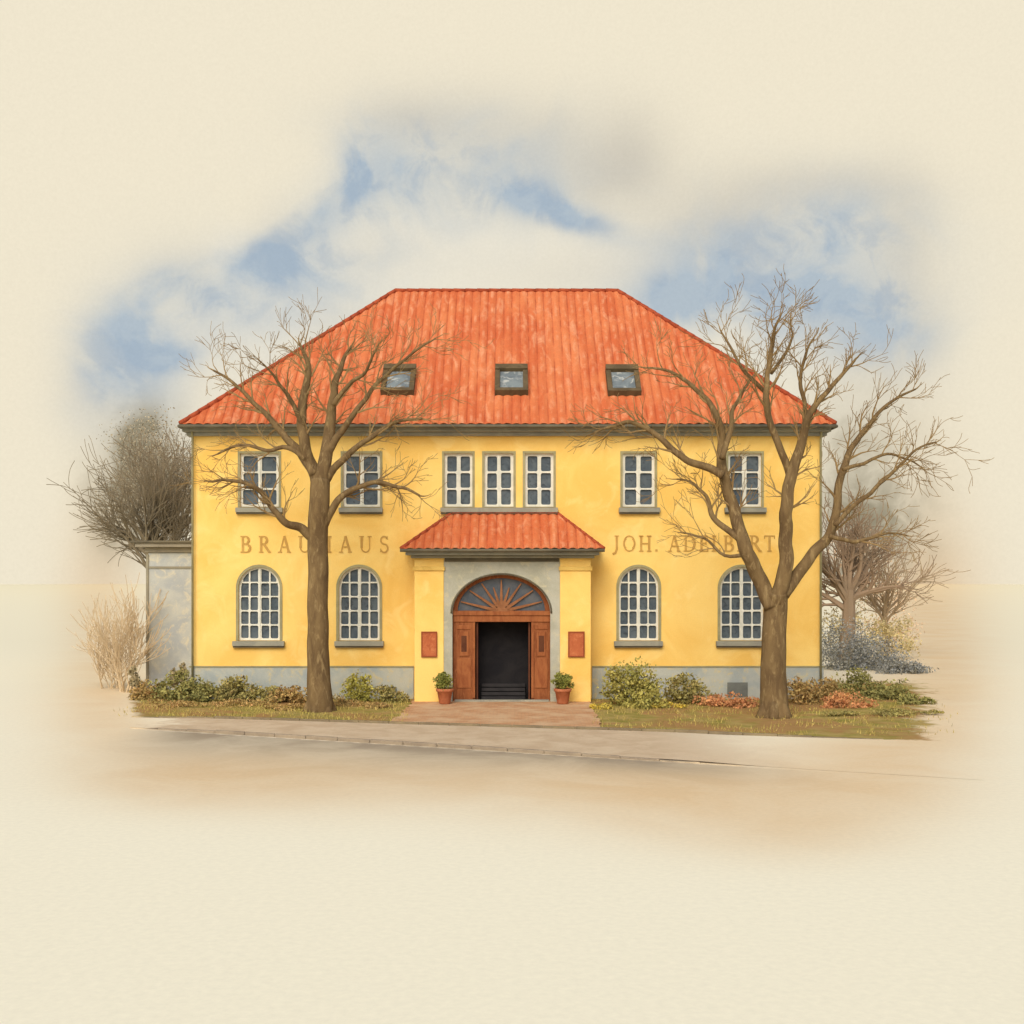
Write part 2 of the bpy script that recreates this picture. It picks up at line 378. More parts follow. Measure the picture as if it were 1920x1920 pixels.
# windows
fr=MB(); gl=MB(); ring=MB(); sill=MB(); sh=MB()
for a,b in UP:
    xa,xb,za,zb=X(a),X(b),Z(951),Z(850)
    ring.plate([rect(a-4,b+4,846,951),rect(a+.3,b-.3,850.3,950)],-0.025,-0.001)
    ix0,ix1,iz0,iz1=xa+.002,xb-.002,za+.002,zb-.002
    holes=[]; m_=0.085; mid=0.06 ; bar=0.055
    cxm=(ix0+ix1)/2
    cols=[(ix0+m_,cxm-mid),(cxm+mid,ix1-m_)]
    h=(iz1-iz0-2*m_-2*bar)/3
    for r in range(3):
        z0=iz0+m_+r*(h+bar)
        for c in cols:
            j=[random.uniform(-.010,.010) for _ in range(4)]
            holes.append(rrect(c[0]+j[0],c[1]+j[1],z0+j[2],z0+h+j[3],.05))
    fr.plate([[(ix0,iz0),(ix1,iz0),(ix1,iz1),(ix0,iz1)]]+holes,0.08,0.14)
    fr.box(cxm-.018,cxm+.018,0.06,0.0795,iz0+.01,iz1-.01)
    gl.add([(xa-.05,.145,za-.05),(xb+.05,.145,za-.05),(xb+.05,.145,zb+.05),(xa-.05,.145,zb+.05)],[(0,1,2,3)])
for (a,b) in ((443,531),(636,718),(826,1046),(1160,1237),(1358,1436)):
    sill.pbox(a,b,952,961,-0.16,-0.001,0)
    sh.pbox(a+1,b-1,961.2,964,-0.11,-0.002,0)
for a,b in LO:
    ring.plate([arch(a-4.5,b+4.5,1058.5,1201),arch(a+.2,b-.2,1063.2,1201)],-0.025,-0.001)
    xa,xb=X(a)+.002,X(b)-.002; za=Z(1201)+.002; zt_=Z(1063)-.002
    r=(xb-xa)/2; cx=(xa+xb)/2; zsp=zt_-r
    out=[(xa,za),(xb,za)]+[(cx+r*math.cos(math.pi*i/20),zsp+r*math.sin(math.pi*i/20)) for i in range(21)]
    holes=[]; m_=0.065; mid=0.05; bar=0.045
    ri=r-m_
    hw=(ri-mid-bar)/2
    cols=[(cx-ri,cx-ri+hw),(cx-mid-hw,cx-mid),(cx+mid,cx+mid+hw),(cx+ri-hw,cx+ri)]
    rows=5; H=zt_-m_-za-m_
    h=(H-bar*(rows-1))/rows
    for q in range(rows):
        z0=za+m_+q*(h+bar); z1=z0+h
        for c in cols:
            az=lambda x: zsp+math.sqrt(max(0,ri*ri-(x-cx)**2))
            if min(az(c[0]+.001),az(c[1]-.001))>=z1:
                j=[random.uniform(-.008,.008) for _ in range(4)]
                holes.append(rrect(c[0]+j[0],c[1]+j[1],z0+j[2],z1+j[3],.045)); continue
            xsn=np.linspace(c[0],c[1],13); ok=[x for x in xsn if az(x)>z0+.03]
            if len(ok)<3: continue
            top=[(x,min(z1,az(x))) for x in ok]
            if max(p[1] for p in top)-z0<.06: continue
            holes.append([(ok[0],z0),(ok[-1],z0)]+top[::-1])
    fr.plate([out]+holes,0.08,0.14)
    fr.box(cx-.016,cx+.016,0.06,0.0795,za+.01,zt_-.03)
    gl.add([(xa-.05,.145,za-.05),(xb+.05,.145,za-.05),(xb+.05,.145,zt_+.05),(xa-.05,.145,zt_+.05)],[(0,1,2,3)])
for a,b in ((437,534),(628,720),(1151,1242),(1342,1440)):
    sill.pbox(a,b,1202,1211,-0.16,-0.001,0); sh.pbox(a+1,b-1,1211.2,1214,-0.11,-0.002,0)
obj('window_frames',fr,M_white,house); obj('window_glass',gl,M_glass,house)
obj('window_surrounds',ring,M_ring,house); obj('window_sills',sill,M_grey,house,bevel=.012); obj('sill_mouldings',sh,M_greyd,house)

# cornice + roof
yE=-0.55
ex0=X(338,yE); ex1=X(1566,yE); ez=Z(796,yE); eyb=DEP+.55
mb=MB()
mb.box(x0-.14,x1+.14,-0.16,DEP+.16,Z(818),Z(811)-.002)
mb.box(x0-.24,x1+.24,-0.30,DEP+.3,Z(811),Z(803)-.002)
mb.box(ex0+.06,ex1-.06,yE+.08,eyb-.08,Z(803),ez-.03)
obj('cornice',mb,M_grey,house,bevel=.02)
mb=MB(); mb.tube([Vector((ex0-.03,yE-.04,ez-.05)),Vector((ex1+.03,yE-.04,ez-.05))],[.055,.055],10)
mb.tube([Vector((ex0-.04,yE,ez-.05)),Vector((ex0-.04,eyb,ez-.05))],[.055,.055],10)
mb.tube([Vector((ex1+.04,yE,ez-.05)),Vector((ex1+.04,eyb,ez-.05))],[.055,.055],10)
obj('gutter',mb,M_greyd,house,True)
yR=6.0
rA=P(741,547,yR); rB=P(1158,547,yR)
def slope(mb,A,B,C,D,pitch=0.3,row=0.42,hh=0.008,amp=0.045):
    e=(B-A); ul=e.length; e.normalize()
    s=(D-A)-e*(D-A).dot(e); nrm=e.cross(s).normalized()
    if nrm.z<0: nrm=-nrm
    la=(D-A).dot(e); lb=(C-A).dot(e)
    rows=max(3,int(s.length/row)); nu=int(ul/(pitch/6))
    us=np.linspace(0,ul,nu+1); base=len(mb.v); lines=[]
    for j in range(rows): lines+= [(j/rows,hh),((j+1)/rows-0.002,0.0)]
    for tt,l in lines:
        a=la*tt; b=ul+(lb-ul)*tt
        for u in us:
            uc=min(max(u,a),b)
            w=amp*abs(math.cos(math.pi*u/pitch))
            jit=0.012*mnoise.noise(Vector((round(u/pitch)*3.1,int(tt*rows+.5)*2.7,1)))
            q=A+e*uc+s*tt+nrm*(l+w+jit)
            mb.v.append(tuple(q))
    k=len(us)
    for r in range(len(lines)-1):
        tt=lines[r][0]; a=la*tt; b=ul+(lb-ul)*tt
        for c in range(k-1):
            if us[c+1]<=a or us[c]>=b: continue
            mb.f.append((base+r*k+c,base+r*k+c+1,base+(r+1)*k+c+1,base+(r+1)*k+c))
E1=Vector((ex0,yE,ez)); E2=Vector((ex1,yE,ez)); E3=Vector((ex1,eyb,ez)); E4=Vector((ex0,eyb,ez))
PT=.28
mb=MB(); slope(mb,E1,E2,rB,rA,PT); slope(mb,E2,E3,rB,rB,PT); slope(mb,E4,E1,rA,rA,PT); slope(mb,E3,E4,rA,rB,PT)
obj('roof',mb,roofmat('roof_tiles',ex0,PT),house)
def caps(mb,a,b,r=.11,step=.4):
    n=int((b-a).length/step)
    for i in range(n):
        p=a.lerp(b,i/n); q=a.lerp(b,(i+1.08)/n); mb.tube([p,q],[r*1.12,r*.92],10)
up=Vector((0,0,.04))
mb=MB(); caps(mb,rA+up,rB+up,.075)
for e_,r_ in ((E1,rA),(E2,rB),(E3,rB),(E4,rA)): caps(mb,e_+up,r_+up,.075)
obj('ridge_caps',mb,M_cap,house,True)
# skylights
e=(E2-E1).normalized(); s_=((rA-E1)-e*(rA-E1).dot(e)); s_.normalize(); nn=e.cross(s_).normalized()
if nn.z<0: nn=-nn
def onslope(pxc,pyc):
    o=Vector((0,CY,CZ)); d=P(pxc,pyc,0)-o
    return o+d*((E1-o).dot(nn)/d.dot(nn))
skf=MB(); skg=MB()
for pxc,pyc in ((748,719),(959,719),(1168,720)):
    c=onslope(pxc,pyc)
    def bx(mb,u0,u1,v0,v1,h0,h1):
        vs=[c+e*u+s_*v+nn*h for h in (h0,h1) for (u,v) in ((u0,v0),(u1,v0),(u1,v1),(u0,v1))]
        mb.add(vs,[(0,1,5,4),(1,2,6,5),(2,3,7,6),(3,0,4,7),(4,5,6,7)])
    W=.53;H=.76;f=.16
    bx(skf,-W,W,-H,-H+f,0,.24); bx(skf,-W,W,H-f-.12,H,0,.29)
    bx(skf,-W,-W+f,-H+f+.001,H-f-.122,0,.235); bx(skf,W-f,W,-H+f+.001,H-f-.122,0,.235)
    bx(skg,-W+f,W-f,-H+f,H-f,0,.15)
obj('skylight_frames',skf,wc('skylight_lead',(106,90,64),(88,74,52),None,3),house,bevel=.015)
obj('skylight_glass',skg,wc('skylight_glass',(126,134,132),(100,108,110),(200,198,184),1.7,rough=.6,spec=.2),house)
mb=MB()
for xx in (x0+.05,x1-.05):
    mb.tube([Vector((xx,-.3,Z(803))),Vector((xx,-.22,Z(811))),Vector((xx,-.14,Z(822))),Vector((xx,-.14,0))],[.035]*4,8)
obj('downpipes',mb,M_ring,house,True)

# porch
yf=-1.2
mb=MB()
mb.pbox(777,832,1040,1316,yf,-.003); mb.pbox(1050,1108,1040,1316,yf,-.003)
obj('porch_piers',mb,M_yel,house,bevel=.015)
mb=MB()
for a,b in ((774,834),(1048,1111)):
    mb.pbox(a,b,1062,1070,yf-.05,-.004,yf); mb.pbox(a+1,b-1,1043,1050,yf-.03,-.004,yf)
obj('porch_pier_mouldings',mb,wc('pier_moulding',(226,190,104),(208,170,88),None,2),house,bevel=.015)
mb=MB()
mb.plate([[ (X(832,yf)+.002,-.02),(X(848,yf),-.02)]+[(X(940,yf)+ (X(1032,yf)-X(848,yf))/2*math.cos(math.pi-math.pi*i/28), Z(1150,yf)+(72*38.8/F)*math.sin(math.pi*i/28)) for i in range(29)]+[(X(1032,yf),-.02),(X(1050,yf)-.002,-.02),(X(1050,yf)-.002,Z(1040,yf)),(X(832,yf)+.002,Z(1040,yf))]],yf+.04,yf+.42)
obj('door_surround',mb,M_surr,house)
mb=MB(); mb.pbox(834,1048,1046,1053,yf-.01,yf+.039,yf)
pts=[Vector((X(940,yf)+94*38.8/F*math.cos(math.pi*i/30),yf+.03,Z(1150,yf)+74*38.8/F*math.sin(math.pi*i/30))) for i in range(31)]
mb.tube(pts,[.028]*31,6)
obj('surround_mouldings',mb,M_greyd,house,True)
yd=yf+.28
def ell(cx,rx,cz,rz,n=28,a0=0,a1=math.pi): return [(cx+rx*math.cos(a0+(a1-a0)*i/n),cz+rz*math.sin(a0+(a1-a0)*i/n)) for i in range(n+1)]
k=(yd-CY)/F
outl=[(X(846,yd),0.0),(X(1036,yd),0.0)]+ell(X(940,yd),95*k,Z(1150,yd),74*k)
fan=ell(X(940,yd),82*k,Z(1145,yd),61*k)
opening=[(X(891,yd),0.02),(X(996,yd),0.02),(X(996,yd),Z(1166,yd)),(X(891,yd),Z(1166,yd))]
mb=MB(); mb.plate([outl,fan,opening],yd,yd+.08)
obj('door_frame',mb,M_wood,house)
mb=MB(); mb.add([(X(850,yd),yd+.07,Z(1147,yd)),(X(1032,yd),yd+.07,Z(1147,yd)),(X(1032,yd),yd+.07,Z(1075,yd)),(X(850,yd),yd+.07,Z(1075,yd))],[(0,1,2,3)])
obj('fanlight',mb,M_glassd,house)
mb=MB(); c0=P(940,1147,yd)
for ang in (14,34,55,72,90,108,125,146,166):
    a=math.radians(ang); ln=1/math.sqrt((math.cos(a)/(80*k))**2+(math.sin(a)/(60*k))**2)
    if ang in (72,108): ln*=.78
    d=Vector((math.cos(a),0,math.sin(a))); nrm=Vector((-math.sin(a),0,math.cos(a)))
    o_=c0; w0,w1=.055,.016; y0=-.012-.002*(ang%7)
    vs=[o_+nrm*w0+d*.1,o_-nrm*w0+d*.1,o_+d*ln-nrm*w1,o_+d*ln+nrm*w1]
    vs=[v_+Vector((0,y0+.02,0)) for v_ in vs]+[v_+Vector((0,.065,0)) for v_ in vs]
    mb.add(vs,[(0,1,2,3),(0,1,5,4),(1,2,6,5),(2,3,7,6),(3,0,4,7)])
pts=ell(c0.x,.2,c0.z,.17,12); mb.plate([pts],yd-.03,yd+.06)
obj('fanlight_rays',mb,wc('ray_wood',(150,102,68),(130,86,56),None,3),house)
mb=MB(); mb.pbox(846,1036,1146,1154,yd-.07,yd-.001,yd); mb.pbox(850,1032,1154.2,1166,yd-.035,yd-.001,yd)
for a,b in ((854,886),(1000,1030)):
    for c,d in ((1172,1180),(1234,1290)): mb.pbox(a+3,b-3,c,d,yd-.025,yd-.001,yd)
    mb.pbox(a+7,b-7,1184,1230,yd-.03,yd-.001,yd)
mb.pbox(886,891,1167,1309,yd-.04,yd-.001,yd); mb.pbox(996,1001,1167,1309,yd-.04,yd-.001,yd)
obj('door_panels',mb,wc('panel_wood',(158,98,58),(136,78,46),None,2,sc=(3,3,1)),house,bevel=.012)
mb=MB()
for a in (870,1015): mb.pbox(a-5,a+5,1192,1222,yd-.036,yd-.0305,yd)
mb.pbox(846,850,1168,1312,yd-.02,yd-.0015,yd); mb.pbox(1032,1036,1168,1312,yd-.02,yd-.0015,yd)
obj('door_dark_slots',mb,M_woodd,house)
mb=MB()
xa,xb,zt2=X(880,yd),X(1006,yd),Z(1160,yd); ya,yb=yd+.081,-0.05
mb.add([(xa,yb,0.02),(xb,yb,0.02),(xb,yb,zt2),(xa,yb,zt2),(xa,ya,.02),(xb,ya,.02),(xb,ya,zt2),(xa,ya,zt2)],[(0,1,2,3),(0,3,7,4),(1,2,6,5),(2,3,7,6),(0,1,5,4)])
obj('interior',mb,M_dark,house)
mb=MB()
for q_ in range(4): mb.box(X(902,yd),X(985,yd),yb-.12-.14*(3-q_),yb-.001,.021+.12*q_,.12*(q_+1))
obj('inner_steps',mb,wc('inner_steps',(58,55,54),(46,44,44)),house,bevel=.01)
mb=MB(); mb.box(X(893,yd),X(893,yd)+.05,yd+.09,yd+.75,.05,zt2-.12); mb.box(X(994,yd)-.05,X(994,yd),yd+.09,yd+.75,.05,zt2-.12)
obj('open_door_leaves',mb,M_woodd,house)
mb=MB(); mb.box(X(852,yf),X(1030,yf),yf-.05,yd-.08,-.02,.08)
obj('threshold_step',mb,M_grey,house,bevel=.015)
# porch roof
ye=-1.75
a_=P(752,1030,ye); b_=P(1132,1030,ye); c_=P(1045,964,-.02); d_=P(847,964,-.02)
aw=Vector((a_.x,0,a_.z)); bw=Vector((b_.x,0,b_.z))
mb=MB(); slope(mb,a_,b_,c_,d_,.27,.4,.01,.05)
slope(mb,aw,a_,d_,d_,.27,.4,.01,.05); slope(mb,b_,bw,c_,c_,.27,.4,.01,.05)
obj('porch_roof',mb,roofmat('porch_tiles',a_.x,.27),house)
mb=MB(); u2=Vector((0,0,.03)); caps(mb,a_+u2,d_+u2,.055,.3); caps(mb,b_+u2,c_+u2,.055,.3); caps(mb,d_+u2+Vector((0,-.05,.02)),c_+u2+Vector((0,-.05,.02)),.05,.3)
obj('porch_ridge_caps',mb,M_cap,house,True)
mb=MB(); mb.box(a_.x+.12,b_.x-.12,ye+.12,-.002,a_.z-.17,a_.z-.02); mb.box(X(776,yf)-.08,X(1109,yf)+.08,yf-.14,-.003,a_.z-.26,a_.z-.172)
obj('porch_eaves',mb,M_grey,house,bevel=.015)
mb=MB(); mb.tube([Vector((a_.x-.03,ye-.02,a_.z-.03)),Vector((b_.x+.03,ye-.02,a_.z-.03))],[.05,.05],8)
obj('porch_gutter',mb,M_greyd,house,True)

for a,b in ((791,819),(1066,1095)):
    r_=empty('menu_board',P((a+b)/2,1208,yf))
    mb=MB(); mb.pbox(a,b,1185,1231,yf-.04,yf-.001,yf); obj('board',mb,M_sign,r_,bevel=.012)
    mb=MB(); mb.plate([rect(a-1,b+1,1184,1232,yf),rect(a+1.5,b-1.5,1186.5,1229.5,yf)],yf-.055,yf-.041); obj('frame',mb,wc('board_frame',(152,82,50),(136,70,44)),r_)

# ---------------------------------------------------------------- lettering
def arcp(cx,cy,rx,ry,a0,a1,n=12): return [(cx+rx*math.cos(math.radians(a0+(a1-a0)*i/n)),cy+ry*math.sin(math.radians(a0+(a1-a0)*i/n))) for i in range(n+1)]
T=.14;t_=.075;S=.055
def ser(x,y,w=.14): return ([(x-w,y),(x+w,y)],S)
def glyph(ch):
    if ch=='B': return .66,[([(.14,0),(.14,1)],T),([(0,.97),(.3,.97)]+arcp(.32,.75,.2,.22,90,-90)+[(.14,.53)],t_),([(.14,.5)]+[(.34,.5)]+arcp(.36,.265,.24,.235,90,-90)+[(0,.03)],t_),(arcp(.3,.75,.2,.2,60,-60),T),(arcp(.36,.265,.22,.2,60,-60),T)]
    if ch=='R': return .72,[([(.14,0),(.14,1)],T),([(0,.97),(.3,.97)]+arcp(.32,.75,.2,.22,90,-90)+[(.14,.53)],t_),(arcp(.3,.75,.2,.2,60,-60),T),([(.3,.52),(.64,.02)],T),ser(.14,.03),ser(.66,.03,.08)]
    if ch=='A': return .78,[([(.12,.02),(.38,1)],t_),([(.38,1),(.66,.02)],T),([(.2,.34),(.56,.34)],t_),ser(.12,.03,.12),ser(.66,.03,.12)]
    if ch=='U': return .78,[([(.14,1),(.14,.3)]+arcp(.38,.28,.24,.25,180,360)+[(.62,1)],t_),([(.14,.95),(.14,.28)],T),ser(.14,.97),ser(.62,.97,.12)]
    if ch=='H': return .8,[([(.14,0),(.14,1)],T),([(.64,0),(.64,1)],T),([(.14,.5),(.64,.5)],t_),ser(.14,.03),ser(.14,.97),ser(.64,.03),ser(.64,.97)]
    if ch=='S': return .56,[(arcp(.28,.74,.2,.23,30,270)+arcp(.28,.26,.22,.25,90,-150),.1),([(.46,.98),(.46,.78)],S),([(.07,.02),(.07,.24)],S)]
    if ch=='J': return .46,[([(.28,1),(.28,.15),(.2,-.08),(.02,-.16)],T),ser(.28,.97)]
    if ch=='O': return .84,[(arcp(.42,.5,.35,.47,0,360,26),t_),(arcp(.42,.5,.33,.4,130,230),T*.8),(arcp(.42,.5,.33,.4,-50,50),T*.8)]
    if ch=='.': return .2,[([(.04,.07),(.18,.07)],.14)]
    if ch=='L': return .56,[([(.14,0),(.14,1)],T),([(0,.03),(.5,.03)],t_),([(.5,0),(.52,.22)],S),ser(.14,.97)]
    if ch=='D': return .8,[([(.14,0),(.14,1)],T),([(0,.97),(.32,.97)]+arcp(.32,.5,.4,.47,90,-90,16)+[(0,.03)],t_),(arcp(.32,.5,.38,.4,50,-50),T)]
    if ch=='E': return .6,[([(.14,0),(.14,1)],T),([(0,.03),(.52,.03)],t_),([(0,.97),(.5,.97)],t_),([(.14,.52),(.42,.52)],t_),([(.52,0),(.54,.22)],S),([(.5,1),(.5,.8)],S),([(.42,.62),(.42,.42)],S)]
    if ch=='T': return .68,[([(.34,0),(.34,1)],T),([(.03,.97),(.65,.97)],t_),([(.03,1),(.03,.78)],S),([(.65,1),(.65,.78)],S),ser(.34,.03)]
    return .28,[]
def lettering(name,txt,pa,pb,pt,pbm):
    mb=MB(); H=Z(pt)-Z(pbm); gs=[glyph(c) for c in txt]; tw=sum(g[0] for g in gs)*H
    gap=(X(pb)-X(pa)-tw)/(len(txt)-1); x=X(pa); z=Z(pbm)
    for w,st in gs:
        for kk,(pts,th) in enumerate(st):
            pts=[Vector((x+p[0]*H,z+p[1]*H)) for p in pts]; th*=H; l=[];r=[]
            for i,p in enumerate(pts):
                d=(pts[min(i+1,len(pts)-1)]-pts[max(i-1,0)]); d.normalize(); n_=Vector((-d.y,d.x))
                l.append(p+n_*th/2); r.append(p-n_*th/2)
            y=-.018-.0025*kk
            for i in range(len(pts)-1):
                q=[l[i],l[i+1],r[i+1],r[i]]
                mb.add([(v_.x,y,v_.y) for v_ in q]+[(v_.x,-.0005,v_.y) for v_ in q],[(0,1,2,3),(0,1,5,4),(2,3,7,6)])
            for q in ([l[0],r[0]],[l[-1],r[-1]]): mb.add([(v_.x,y,v_.y) for v_ in q]+[(v_.x,0,v_.y) for v_ in q],[(0,1,3,2)])
        x+=w*H+gap
    obj(name,mb,M_letter,house)
lettering('lettering_brauhaus','BRAUHAUS',451,729,1005,1036)
lettering('lettering_name','JOH. ADELBERT',1148,1453,1004,1034)

# ---------------------------------------------------------------- annex
ya_=3.0; annex=empty('annex_building',(X(318,ya_),ya_,0))
xr=x0-.02
mb=MB(); mb.box(X(278,ya_),xr,ya_,ya_+6,-.1,Z(1036,ya_)); obj('walls',mb,M_annex,annex,bevel=.02)
mb=MB(); mb.box(X(272,ya_),xr,ya_-.08,ya_+6.05,Z(1036,ya_)+.001,Z(1026,ya_)); mb.box(X(252,ya_)+.1,xr,ya_-.3,ya_+6.2,Z(1024,ya_)+.001-.04,Z(1018,ya_)-.002)
obj('cornice',mb,wc('annex_cornice',(150,142,122),(132,124,106)),annex,bevel=.02)
mb=MB(); mb.box(X(250,ya_),xr,ya_-.38,ya_+6.3,Z(1018,ya_),Z(1014,ya_)); obj('roof_edge',mb,M_greyd,annex,bevel=.01)
mb=MB(); mb.box(X(280,ya_),xr,ya_-.03,ya_-.001,Z(1066,ya_),Z(1062,ya_)); mb.box(X(276,ya_)-.03,X(279,ya_),ya_-.04,ya_+.3,0,Z(1040,ya_)); obj('band_and_pipe',mb,wc('annex_pipe',(150,144,122),(134,128,110)),annex)

# ---------------------------------------------------------------- trees
def catmull(pts,n=5):
    out=[]; N=len(pts)
    for i in range(N-1):
        p0=pts[max(i-1,0)];p1=pts[i];p2=pts[i+1];p3=pts[min(i+2,N-1)]
        for j in range(n):
            t=j/n
            out.append(0.5*((2*p1)+(-p0+p2)*t+(2*p0-5*p1+4*p2-p3)*t*t+(-p0+3*p1-3*p2+p3)*t**3))
    out.append(pts[-1].copy()); return out
rnd=random.Random(11)
def twig(mb,p,d,L,r,lvl,upb=0.25,wig=.13,kids=(4,2),flat=.5,rmin=.006):
    n=6; pts=[p.copy()]; dd=d.normalized(); q=p.copy(); rad=[r]; bend=rnd.gauss(0,.06)
    for i in range(n):
        dd=(dd+Vector((rnd.gauss(0,wig)-dd.z*bend,rnd.gauss(0,wig)*flat,rnd.gauss(0,wig)+upb*.16+dd.x*bend))).normalized()
        q=q+dd*(L/n); pts.append(q.copy()); rad.append(max(rmin,r*(1-.85*(i+1)/n)))
    mb.tube(pts,rad,4 if lvl>0 else 5,False)
    if lvl<len(kids):
        for _ in range(kids[lvl]):
            i=rnd.randint(1,n-1); t=(pts[i+1]-pts[i]).normalized()
            side=rnd.choice((-1,1)); per=Vector((-t.z,rnd.gauss(0,flat),t.x))*side
            twig(mb,pts[i],(t*rnd.uniform(.9,1.3)+per*rnd.uniform(.35,.75)),L*rnd.uniform(.45,.7),rad[i]*.6,lvl+1,upb,wig,kids,flat,rmin)
def big_tree(y0,trunk,limbs,seed,twl=(70,120),dens=1.0):
    rnd.seed(seed)
    root=empty('bare_tree',P(trunk[0][0],trunk[0][1],y0)); k0=(y0-CY)/F
    mb=MB(); tw=MB()
    def conv(l,dy):
        n=len(l); pts=[]; rad=[]
        for i,(a,b,r) in enumerate(l):
            y=y0+dy*i/(n-1)+ (rnd.uniform(-.12,.12) if 0<i<n-1 else 0)
            pts.append(P(a,b,y)); rad.append(r*(y-CY)/F)
        sp_=catmull(pts,5); rs=np.interp(np.linspace(0,n-1,len(sp_)),range(n),rad)
        return sp_,list(rs)
    pts,rad=conv(trunk,0)
    pts=[p+Vector((mnoise.noise(p*1.3)*.04,0,0)) for p in pts]
    mb.tube(pts,rad,14)
    for a in range(6):
        an=a*math.pi/3+.3; b=pts[0]; dr=Vector((math.cos(an),math.sin(an),0))
        mb.tube([b+Vector((0,0,.5))+dr*rad[0]*.35,b+dr*rad[0]*.8+Vector((0,0,.12)),b+dr*rad[0]*1.2+Vector((0,0,-.08))],[rad[0]*.42,rad[0]*.34,rad[0]*.2],8)
    for l in limbs:
        dy=rnd.uniform(-1.2,1.2); pts,rad=conv(l,dy)
        pts=[p+Vector((mnoise.noise(p*2+Vector((3,1,0)))*.06*min(1,i/4),0,mnoise.noise(p*2)*.06*min(1,i/4))) for i,p in enumerate(pts)]
        mb.tube(pts,rad,9)
        n=len(pts); cnt=max(3,int(n*0.42*dens))
        for q in range(cnt):
            i=int(n*(.3+.68*(q+rnd.random())/cnt)); i=min(i,n-2)
            t=(pts[i+1]-pts[i]).normalized(); side=1 if q%2 else -1
            per=Vector((-t.z,rnd.gauss(0,.5),t.x))*side
            twig(tw,pts[i],t*rnd.uniform(.8,1.2)+per*rnd.uniform(.4,.85),rnd.uniform(*twl)*k0,max(.014,min(rad[i]*.5,.04)),0)
        t=(pts[-1]-pts[-2]).normalized()
        twig(tw,pts[-1],t,twl[0]*.5*k0,rad[-1]*.9,1)
    obj('trunk_and_limbs',mb,M_bark,root,True); obj('twigs',tw,M_twig,root)
big_tree(-3.5,[(600,1338,27),(599,1315,24),(597,1250,21),(596,1170,19.5),(597,1090,19),(596,1010,19),(599,950,19),(600,900,18)],[
 [(588,1010,10),(565,992,8.5),(540,982,7),(515,960,6),(495,930,5),(465,908,4),(425,900,3),(395,905,2)],
 [(600,915,15),(585,875,12),(570,830,10.5),(566,780,9),(572,730,7.5),(578,690,5.5),(572,665,3.5),(562,645,2)],
 [(590,890,9),(562,848,8),(530,815,6.5),(498,775,5),(462,742,3.8),(430,712,2.8),(400,695,1.8)],
 [(602,910,15),(610,860,12.5),(620,800,10.5),(624,750,8),(630,710,6),(646,675,4),(660,648,2)],
 [(614,850,8),(640,810,6.5),(672,765,5),(705,722,4),(745,685,3),(785,655,2.2),(815,635,1.3)],
 [(608,985,8),(630,945,7),(662,918,5.5),(700,905,4.5),(745,912,3.4),(785,930,2)],
 [(612,900,8),(640,862,6.5),(680,830,5),(725,800,3.8),(765,788,2.8),(795,785,1.6)],
 [(575,860,6),(540,840,4.5),(500,845,3.5),(455,835,2.8),(410,850,1.8)],
 [(570,800,5),(545,755,4),(525,720,3),(505,695,2),(490,680,1.4)],
 [(624,760,5),(655,720,4),(685,700,3),(700,665,2.2),(710,645,1.4)]],3,(45,80),.9)
big_tree(-5.0,[(1452,1347,30),(1451,1322,27),(1450,1260,24),(1452,1190,22.5),(1454,1140,22),(1455,1110,20)],[
 [(1448,1140,16),(1425,1085,14.5),(1400,1035,13.5),(1385,985,12),(1370,935,11),(1354,885,10),(1352,830,8),(1346,785,6.5),(1310,735,4.5),(1262,700,3),(1215,690,1.8)],
 [(1356,892,8),(1325,876,7.5),(1285,862,6.5),(1255,835,6),(1222,808,5),(1180,793,3.8),(1145,800,2.8),(1110,812,1.6)],
 [(1456,1130,16),(1472,1070,14),(1474,1010,13),(1474,950,12),(1484,890,11),(1502,835,9),(1515,785,7),(1545,740,5),(1580,705,3.6),(1605,670,2)],
 [(1468,1115,13),(1500,1072,11.5),(1530,1035,10.5),(1560,1000,9),(1568,945,8),(1580,885,7),(1600,835,5.5),(1635,790,4),(1675,752,2.8),(1715,730,1.6)],
 [(1565,985,5),(1600,950,4.5),(1640,915,3.8),(1685,875,3),(1720,845,2.2),(1755,830,1.3)],
 [(1555,1005,4.5),(1595,1015,3.8),(1635,1008,3),(1670,1000,2),(1700,1005,1.2)],
 [(1484,900,8),(1466,850,7),(1446,800,6.5),(1436,750,6),(1440,700,5),(1446,655,4),(1452,620,2.8),(1466,590,1.5)],
 [(1440,740,4.5),(1412,712,4),(1385,680,3),(1368,650,2.3),(1352,620,1.4)],
 [(1504,830,5),(1512,770,4.5),(1502,720,3.6),(1508,670,2.8),(1526,635,1.5)],
 [(1392,1015,7),(1362,992,6),(1335,965,5),(1325,930,3.5),(1300,905,2.5),(1270,900,1.5)],
 [(1354,860,6),(1368,810,5),(1372,770,4),(1392,735,3),(1412,705,1.8)],
 [(1580,880,4),(1620,870,3.4),(1660,852,2.6),(1700,860,1.8),(1725,875,1.2)],
 [(1446,700,3.5),(1472,665,3),(1486,630,2),(1480,600,1.3)],
 [(1400,1040,4.5),(1360,1040,3),(1320,1010,2.4),(1280,1000,1.5)]],5,(45,85),.85)

